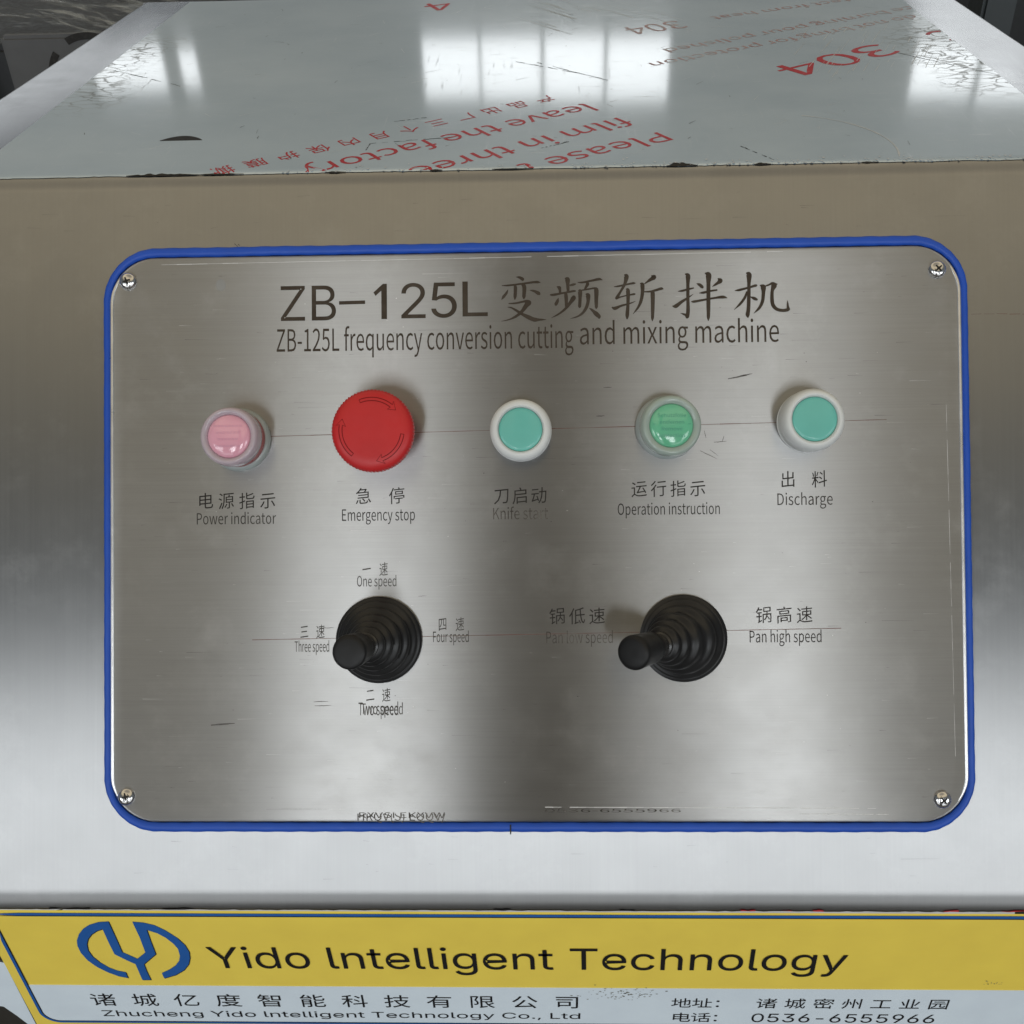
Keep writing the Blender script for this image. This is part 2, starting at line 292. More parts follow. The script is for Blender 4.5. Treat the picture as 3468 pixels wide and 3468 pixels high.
def line(txt, x0, x1, base, cap, z, mat, parent, label=None, name='lettering', shear=0, M4=None, fn='Noto Sans CJK Regular.woff2'):
    """one printed line: baseline start x0, end x1 (m), capital height cap"""
    if fn not in CAPS: CAPS[fn] = bbox(text_mesh('H', fn))[3]
    CAP = CAPS[fn]
    me = text_mesh(txt, fn); a, b, c, d = bbox(me)
    sx = (x1 - x0) / (b - a); sy = cap / CAP
    for v in me.vertices:
        y = v.co.y * sy; v.co = Vector((x0 + (v.co.x - a) * sx + shear * y, base + y, z))
    if M4:
        me.transform(M4)
    return link(name, me, mat, parent, label=label)
_em = {}
def glyph_line(txt, x0, x1, yc, h, z, mat, parent, label=None, wfac=.96, kai=.09, thin=0, name='lettering'):
    """Chinese characters spread evenly between x0 and x1, each h high"""
    n = len(txt); cw = h * wfac
    bm = bmesh.new()
    for i, ch in enumerate(txt):
        if ch == ' ': continue
        if ch not in _em: _em[ch] = text_mesh(ch)
        me = _em[ch]
        cx = (x0 + cw / 2) + (x1 - x0 - cw) * (i / (n - 1) if n > 1 else .5)
        off = len(bm.verts); vs = []
        for v in me.vertices:
            u = (v.co.x - .5) ; t = (v.co.y - .36)
            vs.append(bm.verts.new((cx + u * cw, yc + (t + kai * u) * h, z)))
        for p in me.polygons:
            try: bm.faces.new([vs[j] for j in p.vertices])
            except ValueError: pass
    return link(name, bm, mat, parent, label=label)
def brush_strokes(strokes, z):
    """tapered brush strokes (mm) as flat ribbons with rounded joints"""
    bm = bmesh.new()
    for si, s in enumerate(strokes):
        P = [Vector((x, y, 0)) for x, y, _ in s]; W = [q[2] for q in s]
        # Catmull-Rom refinement
        pts = []; n = len(P)
        for i in range(n - 1):
            p0, p1, p2, p3 = P[max(i-1, 0)], P[i], P[i+1], P[min(i+2, n-1)]
            for k in range(6):
                t = k / 6
                q = .5 * ((2*p1) + (p2-p0)*t + (2*p0-5*p1+4*p2-p3)*t*t + (3*p1-p0-3*p2+p3)*t*t*t)
                e = t * t * (3 - 2 * t); pts.append((q, W[i] * (1-e) + W[i+1] * e))
        pts.append((P[-1], W[-1]))
        prev = None; zz = z + si * 2e-6
        for i, (q, ww) in enumerate(pts):
            a = pts[max(i-1, 0)][0]; b = pts[min(i+1, len(pts)-1)][0]
            d = (b - a).normalized(); nn = Vector((-d.y, d.x, 0))
            l = (q + nn * ww * .57) * .001; r = (q - nn * ww * .57) * .001
            cur = (bm.verts.new((l.x, l.y, zz)), bm.verts.new((r.x, r.y, zz)))
            if prev: bm.faces.new((prev[1], cur[1], cur[0], prev[0]))
            prev = cur
    for f in bm.faces:
        f.normal_update()
        if f.normal.z < 0: f.normal_flip()
    return bm

# ------------------------------------------------------------------ the setting: workshop floor
def floor_mat():
    s = NB('workshop_floor'); f = s.noise(3, 6, s.coord()); g = s.noise(40, 4, s.coord())
    c = s.mix(s.rng(f, .3, .7, 0, 1), (.05, .048, .045), (.085, .08, .075)); c = s.mix(s.rng(g, .5, .7, 0, .5), c, (.03, .03, .03))
    s.set(Base_Color=c, Roughness=.55); s.bump(g, .3, .002); return s.m
bm = bmesh.new(); bm.faces.new([bm.verts.new(p) for p in ((-7, -7, -1.0), (7, -7, -1.0), (7, 7, -1.0), (-7, 7, -1.0))])
fl = link('floor', bm, floor_mat()); fl['kind'] = 'structure'

# unseen dark blocks added opposite the machine to darken the plate's middle reflection
pm = plastic('dark_brown_block', (.045, .034, .024), .8)
bm = bmesh.new(); box(bm, -.40, .27, -3.95, -3.75, -1.0, 5.5); pr = link('reflection_block', bm, pm); pr['kind'] = 'structure'
bm = bmesh.new(); box(bm, .27, .64, -3.95, -3.75, -1.0, 1.46); pr = link('low_reflection_block', bm, pm); pr['kind'] = 'structure'

# ------------------------------------------------------------------ the steel cabinet
V_T, V_B = .1756, -.1775                       # where the sloped face would meet top and front
ZT = V_T * CS; YC = V_T * SN; YF = V_B * SN; ZF = V_B * CS
YR = .4925
def arc(c, r, n0, n1, n):
    return [((c[0] + r * math.cos(a), c[1] + r * math.sin(a)), (math.cos(a), math.sin(a))) for a in (n0 + (n1 - n0) * i / n for i in range(n + 1))]
RT, RB = .014, .028
aS = math.atan2(SN, -CS)                       # slope normal in the (y, z) plane
tT = RT * math.tan((aS - math.pi / 2) / 2); tB = RB * math.tan((math.pi - aS) / 2)
topc = (YC + tT, ZT - RT); botc = (YF + RB, ZF - tB)
sec_top = [((YR, ZT), (0, 1)), ((.30, ZT), (0, 1)), ((YC + tT, ZT), (0, 1))]
sec_slope = arc(topc, RT, math.pi / 2, aS, 10) + arc(botc, RB, aS, math.pi, 10)
sec_front = [((YF, ZF - tB), (-1, 0)), ((YF, -.40), (-1, 0)), ((YF, -.98), (-1, 0))]
def xlim(y):                                    # the top narrows very slightly to the rear
    k = max(0, min(1, (y - YC) / (YR - YC)))
    return -.3245 + .023 * k, .3155 - .0135 * k
def sheet(sec, rs=.005):
    bm = bmesh.new(); rows = []
    for (y, z), (ny, nz) in sec:
        xa, xb = xlim(y); row = []
        for k in range(7):
            a = R(90 * k / 6)
            x = xa + rs - rs * math.cos(a); d = rs - rs * math.sin(a)
            row.append(bm.verts.new((x, y - ny * d, z - nz * d)))
        for k in range(1, 12): row.append(bm.verts.new((xa + rs + (xb - xa - 2 * rs) * k / 12, y, z)))
        for k in range(6, -1, -1):
            a = R(90 * k / 6); x = xb - rs + rs * math.cos(a); d = rs - rs * math.sin(a)
            row.append(bm.verts.new((x, y - ny * d, z - nz * d)))
        rows.append(row)
    for a, b in zip(rows, rows[1:]):
        for i in range(len(a) - 1): bm.faces.new((a[i], b[i], b[i+1], a[i+1]))
    return bm
cab = thing('steel_cabinet', 'brushed stainless steel machine cabinet with flat top, sloping control face and upright front', 'cabinet', Matrix.Translation((0, 0, -1.0)))
INV = Matrix.Translation((0, 0, 1.0))
def cabpart(name, bm, mat, smooth=True):
    me = bpy.data.meshes.new(name); bm.to_mesh(me); bm.free(); me.transform(INV)
    return link(name, me, mat, cab, smooth)
cabpart('top_sheet', sheet(sec_top), M['top_steel'])
cabpart('sloped_face', sheet(sec_slope), M['housing'])
cabpart('front_sheet', sheet(sec_front), M['housing'])
for sgn in (0, 1):                              # side sheets and the folded rear edge
    bm = bmesh.new(); pr = [p for p, _ in sec_top + sec_slope[1:] + sec_front[1:]] + [(YR, -.98)]
    vs = []
    cx = (YR + YF) / 2; cz = -.2
    for (y, z) in pr:
        yy = y; xa, xb = xlim(y); x = xb - .0005 if sgn else xa + .0005
        d = Vector((cx - y, cz - z)).normalized() * .005
        vs.append(bm.verts.new((x, y + d.x, z + d.y)))
    bm.faces.new(vs if not sgn else vs[::-1])
    cabpart('side_sheet', bm, M['housing'], False)
bm = bmesh.new(); box(bm, -.3005, .3015, YR + .0001, YR + .002, ZT - .03, ZT - .0006); cabpart('rear_flange', bm, M['housing'], False)

# ------------------------------------------------------------------ control panel on the sloped face (local x right, y up the slope, z outward)
PM = Matrix(((1, 0, 0, 0), (0, SN, -CS, 0), (0, CS, SN, 0), (0, 0, 0, 1)))
panel = thing('control_panel', 'brushed steel control panel edged with a blue seal, carrying buttons and joysticks', 'control panel', PM)
# blue seal: bead squeezed out round the plate
bm = bmesh.new(); prev = None; rings = []
path = []
_p = rrect(.4097, .2765, .0238, 24)
for i, q in enumerate(_p):                       # subdivide the straight runs so the bead can wander a little
    r_ = _p[(i + 1) % len(_p)]; d_ = math.dist(q, r_); m_ = max(1, int(d_ / .003))
    path += [(q[0] + (r_[0] - q[0]) * k / m_, q[1] + (r_[1] - q[1]) * k / m_) for k in range(m_)]
for i, (x, y) in enumerate(path):
    a = path[i-1]; b = path[(i+1) % len(path)]
    d = Vector((b[0]-a[0], b[1]-a[1], 0)).normalized(); nn = Vector((d.y, -d.x, 0))
    wv = 1 + .05 * math.sin(i * 1.7) + .03 * noise.noise(Vector((x * 30, y * 30, 0)))
    horiz = abs(d.x); half = (.0017 + .0006 * horiz ** 4) * wv
    ring = []; wob = nn * (.00018 * noise.noise(Vector((x * 45, y * 45, 2))) + .00003 * noise.noise(Vector((x * 160, y * 160, 5))))
    for k in range(14):
        t = 2 * math.pi * k / 14
        p = Vector((x, y, .0012)) + wob + nn * (half * math.cos(t)) + Vector((0, 0, .0016 * math.sin(t)))
        ring.append(bm.verts.new(p))
    rings.append(ring)
for a, b in zip(rings, rings[1:] + rings[:1]):
    for k in range(14): bm.faces.new((a[k], b[k], b[(k+1) % 14], a[(k+1) % 14]))
def strip(bm, x0, y0, x1, y1, w0, z, w1=None):
    d = Vector((x1 - x0, y1 - y0, 0)); nn = Vector((-d.y, d.x, 0)).normalized(); w1 = w0 if w1 is None else w1
    a, b = Vector((x0, y0, z)), Vector((x1, y1, z))
    bm.faces.new([bm.verts.new(p) for p in (a - nn * w0 / 2, b - nn * w1 / 2, b + nn * w1 / 2, a + nn * w0 / 2)])
link('seal', bm, M['gasket'], panel, True)
bm = bmesh.new(); box(bm, -.0012-.0105, -.0012-.0099, -.1412, -.1368, .001, .0031)
link('seal_joint', bm, M['dirt'], panel, label='small nick where the two ends of the blue seal meet')
# plate with a very slightly dropped border and a rounded edge
bm = bmesh.new(); HP = .0022
loops = []
for ins, h in ((0, .0004), (.0001, .0014), (.0004, .0019), (.0009, .00208), (.0016, .00212), (.0065, .0022), (.0072, .0022)):
    loops.append([bm.verts.new((x, y, h)) for x, y in rrect(.4075 - 2*ins, .2715 - 2*ins, .0225 - ins * .9, 20)])
n = len(loops[0])
for a, b in zip(loops, loops[1:]):
    for i in range(n): bm.faces.new((a[i], a[(i+1) % n], b[(i+1) % n], b[i]))
bm.faces.new(loops[-1])
pl = link('panel_plate', bm, M['plate'], panel)
for p in pl.data.polygons: p.use_smooth = len(p.vertices) == 4
ZL = HP + .00006
# polished rim line along both upright edges
for s in (-1, 1):
    hw_, hh_, cr_, ins = .20375, .13575, .0225, .0014
    pts = []
    for k in range(17):                          # lower corner arc, upright, upper corner arc
        a = R(-62 + 62 * k / 16); pts.append((hw_ - cr_ + (cr_ - ins) * math.cos(a), -hh_ + cr_ + (cr_ - ins) * math.sin(a), k / 16))
    for k in range(1, 24): pts.append((hw_ - ins, (-hh_ + cr_) + (2 * hh_ - 2 * cr_) * k / 24, 1))
    for k in range(17):
        a = R(62 * k / 16); pts.append((hw_ - cr_ + (cr_ - ins) * math.cos(a), hh_ - cr_ + (cr_ - ins) * math.sin(a), 1 - k / 16))
    bm = bmesh.new(); prev = None; n = len(pts)
    for i, (x, y, t) in enumerate(pts):
        a = pts[max(0, i-1)]; b = pts[min(n-1, i+1)]
        d = Vector((b[0]-a[0], b[1]-a[1], 0)).normalized(); nn = Vector((d.y, -d.x, 0)); rr = .0012 * (.12 + .88 * min(1, t * 1.3))
        row = []
        for k in range(9):
            q = Vector((x, y, .0014)) + nn * rr * math.cos(R(22.5 * k)) + Vector((0, 0, rr * math.sin(R(22.5 * k))))
            row.append(bm.verts.new((q.x * s, q.y, q.z)))
        if prev:
            for k in range(8):
                f = (prev[k], row[k], row[k+1], prev[k+1]); bm.faces.new(f if s < 0 else f[::-1])
        prev = row
    bmesh.ops.recalc_face_normals(bm, faces=bm.faces)
    link('rolled_rim', bm, M['plate_edge'], panel, True)

# screws
def screw(x, y, rot, hx=0):
    prof = [(.0037, 0), (.0037, .0004), (.0034, .0011), (.0028, .0017), (.0019, .0021), (.0009, .00225), (.0007, .00225)]
    o = link('screw', lathe(prof, 40), M['screw'], panel, True)
    o.location = (x, y, HP); o.rotation_euler = (R(hx), R(-hx), R(rot)); o.scale = (1.14, 1.14, 1.1)
    q = []
    wd, ln = .00042, .00165
    for k in range(4):
        a = R(90 * k); ca, sa = math.cos(a), math.sin(a)
        for px, py in ((ln, -wd * .7), (ln, wd * .7), (wd, wd)): q.append((px * ca - py * sa, px * sa + py * ca))
    r = link('cross_recess', prism(q, .0016, .00232), M['dirt'], o)
    bm = bmesh.new(); prev = None
    return o
for a in ((-.1943, .1243, 20, 3), (.1922, .1240, 40, -2), (-.1954, -.1235, 15, -6), (.1908, -.1251, 38, 2)): screw(*a)

# ---- push buttons and pilot lights
def at(o, x, y, z=HP): o.location = (x, y, z); return o
def button_flat(x, y, hgt, label, rb=.0145, tilt=(0, 0)):
    prof = [(.0142, 0), (.0145, .0006), (.0146, .0022), (.01425, .0024), (.0143, .0030), (rb, .0034), (rb, hgt * .62), (rb * .985, hgt * .78), (rb * .94, hgt * .9), (rb * .88, hgt * .965), (rb * .80, hgt), (rb * .765, hgt * .99), (rb * .75, hgt - .0007), (rb * .735, hgt - .0004), (.0104, hgt - .0009), (.0103, hgt - .0022), (.002, hgt - .0022)]
    o = sharp_smooth(at(link('push_button', lathe(prof), M['white'], panel, label=label), x, y), 50)
    c = [(.0102, hgt - .0030), (.0102, hgt - .0014), (.0099, hgt - .0010), (.0085, hgt - .00085), (.004, hgt - .0007), (0, hgt - .00065)]
    cp = link('button_cap', lathe(c, 64), M['teal'], o, True)
    return o
button_flat(-.0049, .0497, .0105, 'teal push button in a low white ring')
button_flat(.1304, .0524, .0165, 'teal push button in a tall white ring')
def pilot(x, y, hgt, label, lens, collar, cover, rb, faint, words, lean):
    o = link('pilot_light', lathe([(.0150, 0), (.0151, .0012), (.0147, .0026), (.0138, .0034), (.0120, .0036)], 96), M['milky'], panel, True, label=label)
    at(o, x, y); o.rotation_euler = lean
    link('collar', lathe([(.0126, .003), (.0134, .0042), (.0134, hgt * .5), (.0128, hgt * .62)], 96), M[collar], o, True)
    cv = [(rb * .93, hgt * .50), (rb, hgt * .58), (rb * 1.0, hgt * .74), (rb * .975, hgt * .90), (rb * .93, hgt * .975), (rb * .87, hgt), (rb * .80, hgt * .985), (.0106, hgt * .95), (.0102, hgt * .93), (.0100, hgt * .84)]
    sharp_smooth(link('clear_cover', lathe(cv, 96), M[cover], o), 60)
    ln = [(.0101, hgt * .86), (.0100, hgt * .925), (.0092, hgt * .965), (.0075, hgt * 1.0), (.005, hgt * 1.02), (.0025, hgt * 1.03), (0, hgt * 1.032)]
    l = link('lens', lathe(ln, 64), M[lens], o, True)
    for i, tx in enumerate(words):
        yy = .0046 - i * .0031
        wd = (.0066, .0056, .0048, .0060)[i % 4]
        pr_ = line(tx, -wd, wd, yy - .0008, .0016, 0, M[faint], l, name='lens_print')
        for v in pr_.data.vertices: v.co.z = hgt * (1.034 - .060 * (math.hypot(v.co.x, v.co.y) / .01) ** 2) + .00012
    return l
pilot(-.1400, .0470, .0190, 'pink pilot light in a milky cover with a red collar', 'pink', 'redcol', 'clearpink', .0139, 'faint_p', ('========', '=======', '======', '======='), (R(-1), R(-1), 0))
gl = pilot(.0643, .0507, .0150, 'green pilot light in a milky cover', 'green', 'greencol', 'cleargreen', .0142, 'faint_g', ('Schutzfolie', 'entfernen', 'Remove', 'protection'), (R(1.5), R(3), 0))
bm = bmesh.new(); box(bm, -.0088, .0088, .00055, .00072, .0140, .01500); link('film_seam', bm, M['faint_g'], gl)

# ---- emergency stop: mushroom head with milled rim and three engraved arrows
es = link('emergency_stop_button', lathe([(.0150, 0), (.0152, .0015), (.0150, .010), (.0115, .0115), (.0115, .02)], 72), M['redcol'], panel, True, label='large red mushroom emergency stop button with three turning arrows')
at(es, -.0723, .0486)
hp = [(.0110, .0160), (.0170, .0165), (.0183, .0175), (.0188, .0185), (.0189, .0200), (.0189, .0220), (.0188, .0232), (.0183, .0244), (.0175, .0252), (.0162, .0259), (.0145, .0263), (.0120, .02645), (.0060, .0265), (0, .0265)]
hd = link('mushroom_head', lathe(hp, 288, tooth=(3, 6, .0075)), M['red'], es, True)
sharp_smooth(hd, 60)
def arrow_groove(a0, a1, bulge, z):
    """outline of a curved arrow turning clockwise, raised rib a third of a millimetre wide"""
    r0, wv = .0142, .00075
    pts = []
    n = 16
    for i in range(n + 1):
        a = R(a0 + (a1 - a0) * i / n); pts.append(((r0 + wv) * math.cos(a), (r0 + wv) * math.sin(a)))
    e = R(a1); st = -1
    for rr, da in ((r0 + .0023, 2), (r0 + .0001, -11), (r0 - .0023, 2)):
        a = R(a1 + da); pts.append((rr * math.cos(a), rr * math.sin(a)))
    for i in range(n, -1, -1):
        a = R(a0 + (a1 - a0) * i / n); pts.append(((r0 - wv) * math.cos(a), (r0 - wv) * math.sin(a)))
    return pts
for k, base in enumerate((112, -8, 232)):
    pts = arrow_groove(base, base - 62, 0, 0)
    bm = bmesh.new(); n = len(pts); hw = .00017
    inn, out = [], []
    def zz(p):
        r = p.length
        return .02662 if r < .0120 else (.02662 - (r - .0120) / .0025 * .00017 if r < .0145 else .02645 - (r - .0145) / .0017 * .0004)
    for i in range(n):
        p = Vector(pts[i]); a = Vector(pts[i-1]); b = Vector(pts[(i+1) % n])
        d1 = (p - a).normalized(); d2 = (b - p).normalized(); t = (d1 + d2)
        t = t.normalized() if t.length > .2 else d1
        nn = Vector((t.y, -t.x))
        for lst, s in ((inn, -1), (out, 1)):
            q = p + nn * hw * s; lst.append(q)
    vi = [bm.verts.new((q.x, q.y, zz(q))) for q in inn]; vo = [bm.verts.new((q.x, q.y, zz(q))) for q in out]
    for i in range(n): bm.faces.new((vi[i], vi[(i+1) % n], vo[(i+1) % n], vo[i]))
    link('engraved_arrow', bm, plastic('arrow_red', (.20, .006, .008), .6, .2) if k == 0 else bpy.data.materials['arrow_red'], hd)

# ---- joysticks: ribbed rubber boot, lever neck and round knob
def joystick(x, y, tip, kl, label, spin=0):
    """tip = where the knob face ends (panel mm from the base centre, height)"""
    T = Vector(tip) * .001; A = T.normalized()
    ln = T.length
    def frame(t):                                # t = 0 plate ... 1 knob face, the boot bends gradually over
        k = min(1, t / .34); k = k * k * (3 - 2 * k)
        c = A * (t * ln); c = Vector((c.x * (k if t < .34 else 1), c.y * (k if t < .34 else 1), c.z))
        d = Vector((0, 0, 1)).lerp(A, min(1, k * 1.0)).normalized()
        m = Vector((0, 0, 1)).rotation_difference(d).to_matrix()
        return c, m
    steps = [(.0203, .0), (.0206, .02), (.0205, .045), (.0196, .06)]
    rs = [.0188, .0160, .0132, .0106, .0083]; t0 = .06; dt = .082
    for i, r in enumerate(rs):
        t = t0 + i * dt; r2 = rs[i+1] if i < 4 else .0062
        steps += [(r, t + .004), (r * 1.01, t + dt * .28), (r * .985, t + dt * .48), (r * .95, t + dt * .6), (r2 + (r - r2) * .35, t + dt * .70), (r2 * 1.0, t + dt * .86)]
    bm = lathe(steps, 72, frame)
    o = link('joystick', bm, M['black'], panel, label=label); at(o, x, y, HP - .0002); sharp_smooth(o, 50)
    tb = steps[-1][1]
    nk = [(.0060, tb - .02), (.0060, tb + .03), (.0052, tb + .04), (.0050, tb + .13), (.0052, 1 - kl / ln * .001 - .02)]
    sharp_smooth(link('lever_neck', lathe(nk, 48, frame), M['neck'], o), 50)
    k0 = 1 - kl * .001 / ln
    kn = [(.0050, k0 - .02), (.0062, k0 - .005), (.0070, k0 + .03), (.0073, k0 + .12), (.0076, .93), (.0077, .965), (.0074, .985), (.0067, .995), (.0055, 1.0), (.002, 1.001), (0, 1.001)]
    sharp_smooth(link('lever_knob', lathe(kn, 64, frame), M['black_cap'], o), 60)
    return o
joystick(-.0733, -.0491, (-5.6, -.6, 51), 17, 'black joystick standing almost upright in its ribbed boot')
joystick(.0710, -.0491, (-27.5, -2.0, 46), 20, 'black joystick leaning to the left in its ribbed boot')

# ---- etched lettering
line('ZB', -.1200, -.0933, .1041, .0168, ZL, M['etch'], panel, 'etched title letters ZB', fn='Inter.woff2')
bm = bmesh.new(); strip(bm, -.0918, .1124, -.0792, .1126, .0017, ZL); link('lettering', bm, M['etch'], panel, label='long etched dash')
bm = bmesh.new()
for q in (((-.0714, .1043), (-.0687, .1043), (-.0687, .1213), (-.0714, .1180)), ((-.0714, .1180), (-.0687, .1213), (-.0706, .1213), (-.0752, .1172), (-.0742, .1155))):
    f = bm.faces.new([bm.verts.new((x, y, ZL)) for x, y in q]); f.normal_update()
    if f.normal.z < 0: f.normal_flip()
link('lettering', bm, M['etch'], panel, label='etched title figure 1')
for ch, x0, x1, b0 in (('2', -.0618, -.0501, .1045), ('5', -.0474, -.0351, .1047), ('L', -.0324, -.0203, .1050)):
    line(ch, x0, x1, b0, .0168, ZL, M['etch'], panel, 'etched title character ' + ch, fn='Inter.woff2')
link('lettering', brush_strokes(STROKES, ZL), M['etch'], panel, label='etched brush style Chinese title')
line('ZB-125L frequency conversion cutting', -.1221, .0205, .0893, .0108, ZL, M['etch'], panel, 'etched English subtitle, first part')
line('and mixing machine', .0235, .1178, .0908, .0106, ZL, M['etch'], panel, 'etched English subtitle, last part')
for tx, x0, x1, b, c, mt in (('Power indicator', -161.1, -122.7, 6.6, 5.4, 'etch_grey'), ('Emergency stop', -90.9, -55.9, 7.7, 5.5, 'etch_dark'), ('Knife start', -18.5, 7.6, 7.8, 5.5, 'etch_faint'),
        ('Operation instruction', 40.7, 88.9, 9.4, 5.4, 'etch_dark'), ('Discharge', 116.0, 141.9, 13.4, 5.5, 'etch_grey'), ('One speed', -83.9, -65.0, -23.7, 5.0, 'etch_grey'),
        ('Three speed', -114.0, -97.4, -54.7, 5.0, 'etch_grey'), ('Four speed', -47.6, -30.6, -50.4, 5.0, 'etch_grey'), ('Pan low speed', 6.3, 37.8, -51.2, 5.5, 'etch_faint'), ('Pan high speed', 102.2, 135.8, -51.3, 5.5, 'etch_dark')):
    line(tx, x0 / 1e3, x1 / 1e3, b / 1e3, c / 1e3, ZL, M[mt], panel, 'etched words ' + tx)
line('Two speed', -.0835, -.0645, -.0850, .0060, ZL, M['etch_grey'], panel, 'etched words Two speed, doubled and smeared')
line('Two speed', -.0822, -.0623, -.0846, .0052, ZL + 3e-5, M['etch_faint'], panel, 'second faint strike of the words Two speed')
for tx, x0, x1, yc, h, wf in (('电源指示', -160.9, -122.6, 17.7, 8.4, .96), ('急停', -84.6, -60.5, 19.4, 8.4, .96), ('刀启动', -18.4, 7.4, 18.9, 8.4, .96), ('运行指示', 47.0, 82.6, 21.6, 8.2, .96),
        ('出料', 117.3, 139.6, 25.4, 8.4, .9), ('一速', -81.4, -68.9, -15.6, 7.0, .62), ('三速', -111.5, -99.4, -45.2, 7.0, .62), ('四速', -45.2, -32.6, -42.0, 7.0, .62), ('二速', -80.0, -68.0, -75.5, 7.0, .62),
        ('锅低速', 7.6, 34.4, -38.5, 8.3, .96), ('锅高速', 105.0, 132.0, -38.5, 8.3, .96)):
    glyph_line(tx, x0 / 1e3, x1 / 1e3, yc / 1e3, h / 1e3, ZL, M['etch_dark'] if wf > .8 else M['etch_grey'], panel, 'etched Chinese characters ' + tx, wf)
# the broken, ghosted line at the foot of the plate
line('HRQV(S) EQQV/', -.0843, -.0420, -.1350, .0040, ZL - 1e-4, M['etch_faint'], panel, 'smeared etched characters at the foot of the plate')
line('RXVSI EKXVW', -.0835, -.0425, -.1337, .0026, ZL - 6e-5, M['etch_faint'], panel, 'second ghost strike at the foot of the plate')
line('0536-6555966', .0050, .0690, -.1310, .0016, ZL, M['etch_faint'], panel, 'half lost etched telephone number')

# ---- scribed marking-out lines
ZS = HP + .00002
for (x0, y0, x1, y1) in ((-.1254, .0486, .1676, .0533), (-.1345, -.0489, .1451, -.0448)):
    bm = bmesh.new()
    for i in range(30):
        a, b = i / 30, (i + 1) / 30
        strip(bm, x0 + (x1-x0)*a, y0 + (y1-y0)*a, x0 + (x1-x0)*b, y0 + (y1-y0)*b, .00022 + .00014 * random.random(), ZS)
    link('scribed_line', bm, M['scribe'], panel, label='thin reddish marking-out line across the plate')
# ---- scratches, dents and dirt on the plate
bm = bmesh.new(); bl = bmesh.new()
for i in range(330):
    x = random.uniform(-.19, .19); y = random.uniform(-.125, .128); l = random.expovariate(1 / .0035) + .0008
    strip(bm if random.random() < .55 else bl, x, y, x + l, y + random.gauss(0, .00012) , random.uniform(.00004, .00014), ZS, .00002)
for (x, y, l, dy, ww) in ((-.1545, -.0895, .0115, .0008, .0008), (-.105, -.0785, .007, .0001, .0003), (-.1045, -.0805, .008, .0002, .0003), (-.102, -.0435, .007, .0002, .0003), (.0935, .0735, .009, .0016, .0006), (.099, .0748, .006, .001, .0005),
        (.0345, .0700, .004, .0002, .0004), (.031, .0565, .004, .0001, .0004), (-.0545, -.0285, .004, .0002, .0002), (.0865, .0435, .006, .0004, .0003), (.0800, .0395, .008, -.004, .0003), (.0845, .0400, .004, -.003, .00025),
        (.0905, .0440, .0008, .0025, .0003), (.082, .049, .0008, -.0035, .0003), (-.128, -.1295, .03, 0, .00012)):
    for j in range(4):
        a, b = j / 4, (j + 1) / 4
        strip(bm, x + l*a, y + dy*a + random.gauss(0, .00007), x + l*b, y + dy*b, ww * (.5 + .6 * math.sin(math.pi * (a + .1))), ZS + 1e-5, ww * (.35 + .6 * math.sin(math.pi * b)))
for i in range(90):
    x = random.uniform(-.19, .19); y = random.uniform(-.12, .12); r = random.uniform(.0001, .00032)
    b = bm if random.random() < .5 else bl
    b.faces.new([b.verts.new((x + r * math.cos(k) * random.uniform(.5, 1.3), y + r * math.sin(k) * random.uniform(.5, 1), ZS)) for k in (0, 1, 2, 3, 4, 5)])
o = link('scratches', bm, M['scratch_d'], panel, label='fine dark scratches and specks in the brushed plate'); o['kind'] = 'stuff'
# adhesive edge lines left by the peeled film
for (x0, y0, x1, y1, ww) in ((-.178, .1322, .12, .1338, .00035), (.005, -.1286, .160, -.1292, .0004), (.125, -.1318, .166, -.1320, .0004), (.1955, .060, .1972, -.105, .00018), (-.118, -.1295, -.09, -.1295, .0002)):
    for j in range(40):
        a, b = j / 40, (j + 1) / 40
        if random.random() < .12: continue
        strip(bl, x0 + (x1-x0)*a, y0 + (y1-y0)*a, x0 + (x1-x0)*b, y0 + (y1-y0)*b, ww * random.uniform(.4, 1), ZS)
o = link('film_edge_traces', bl, M['scratch_l'], panel, label='pale scratches and film edge traces on the plate'); o['kind'] = 'stuff'
# pale glue spot near the top left screw
bm = bmesh.new(); bm.faces.new([bm.verts.new((-.1491 + .0024 * math.cos(R(a)) , .1219 + .0029 * math.sin(R(a)) , ZS)) for a in range(0, 360, 15)])
link('glue_spot', bm, plastic('glue', (.30, .30, .29), .4), panel, label='pale round glue spot')

# ------------------------------------------------------------------ protective film on the top sheet
film = thing('protective_film', 'glossy blue-grey protective film with red print stuck on the flat top, crazed at its sides', 'protective film', Matrix.Translation((0, 0, ZT)))
def top_pos(x, y, h):
    """point on the top sheet / front bend; y smaller than the bend start follows the bend"""
    ys = YC + tT
    if y >= ys: return Vector((x, y, h))
    a = min((ys - y) / RT, 1.2); return Vector((x, ys - (RT + h) * math.sin(a), -RT + (RT + h) * math.cos(a)))
bm = bmesh.new(); NX = 220; rows = []
FY0 = YC + tT - .0040
yl = [0, .0012, .0024, .0036, .0048, .0060, .0075, .012, .03, .08, .16, .26, .36, .3735 + .006]
for j, dy in enumerate(yl):
    row = []
    for i in range(NX + 1):
        u = i / NX; xa = -.278 + .015 * (dy / .38); xb = .272 - .009 * (dy / .38)
        x = xa + (xb - xa) * u
        y = FY0 + dy
        if j == 0: y += .0006 * noise.noise(Vector((x * 60, 0, 3))) + .0004 * noise.noise(Vector((x * 420, 0, 1))) - .0008 * (max(0, noise.noise(Vector((x * 25, 9, 1))) - .25))
        if 1 < j < 14 and i in (0, NX): x += random.uniform(-.0005, .0005)
        row.append(bm.verts.new(top_pos(x, y, .00025)))
    rows.append(row)
for a, b in zip(rows, rows[1:]):
    for i in range(NX): bm.faces.new((a[i], a[i+1], b[i+1], b[i]))
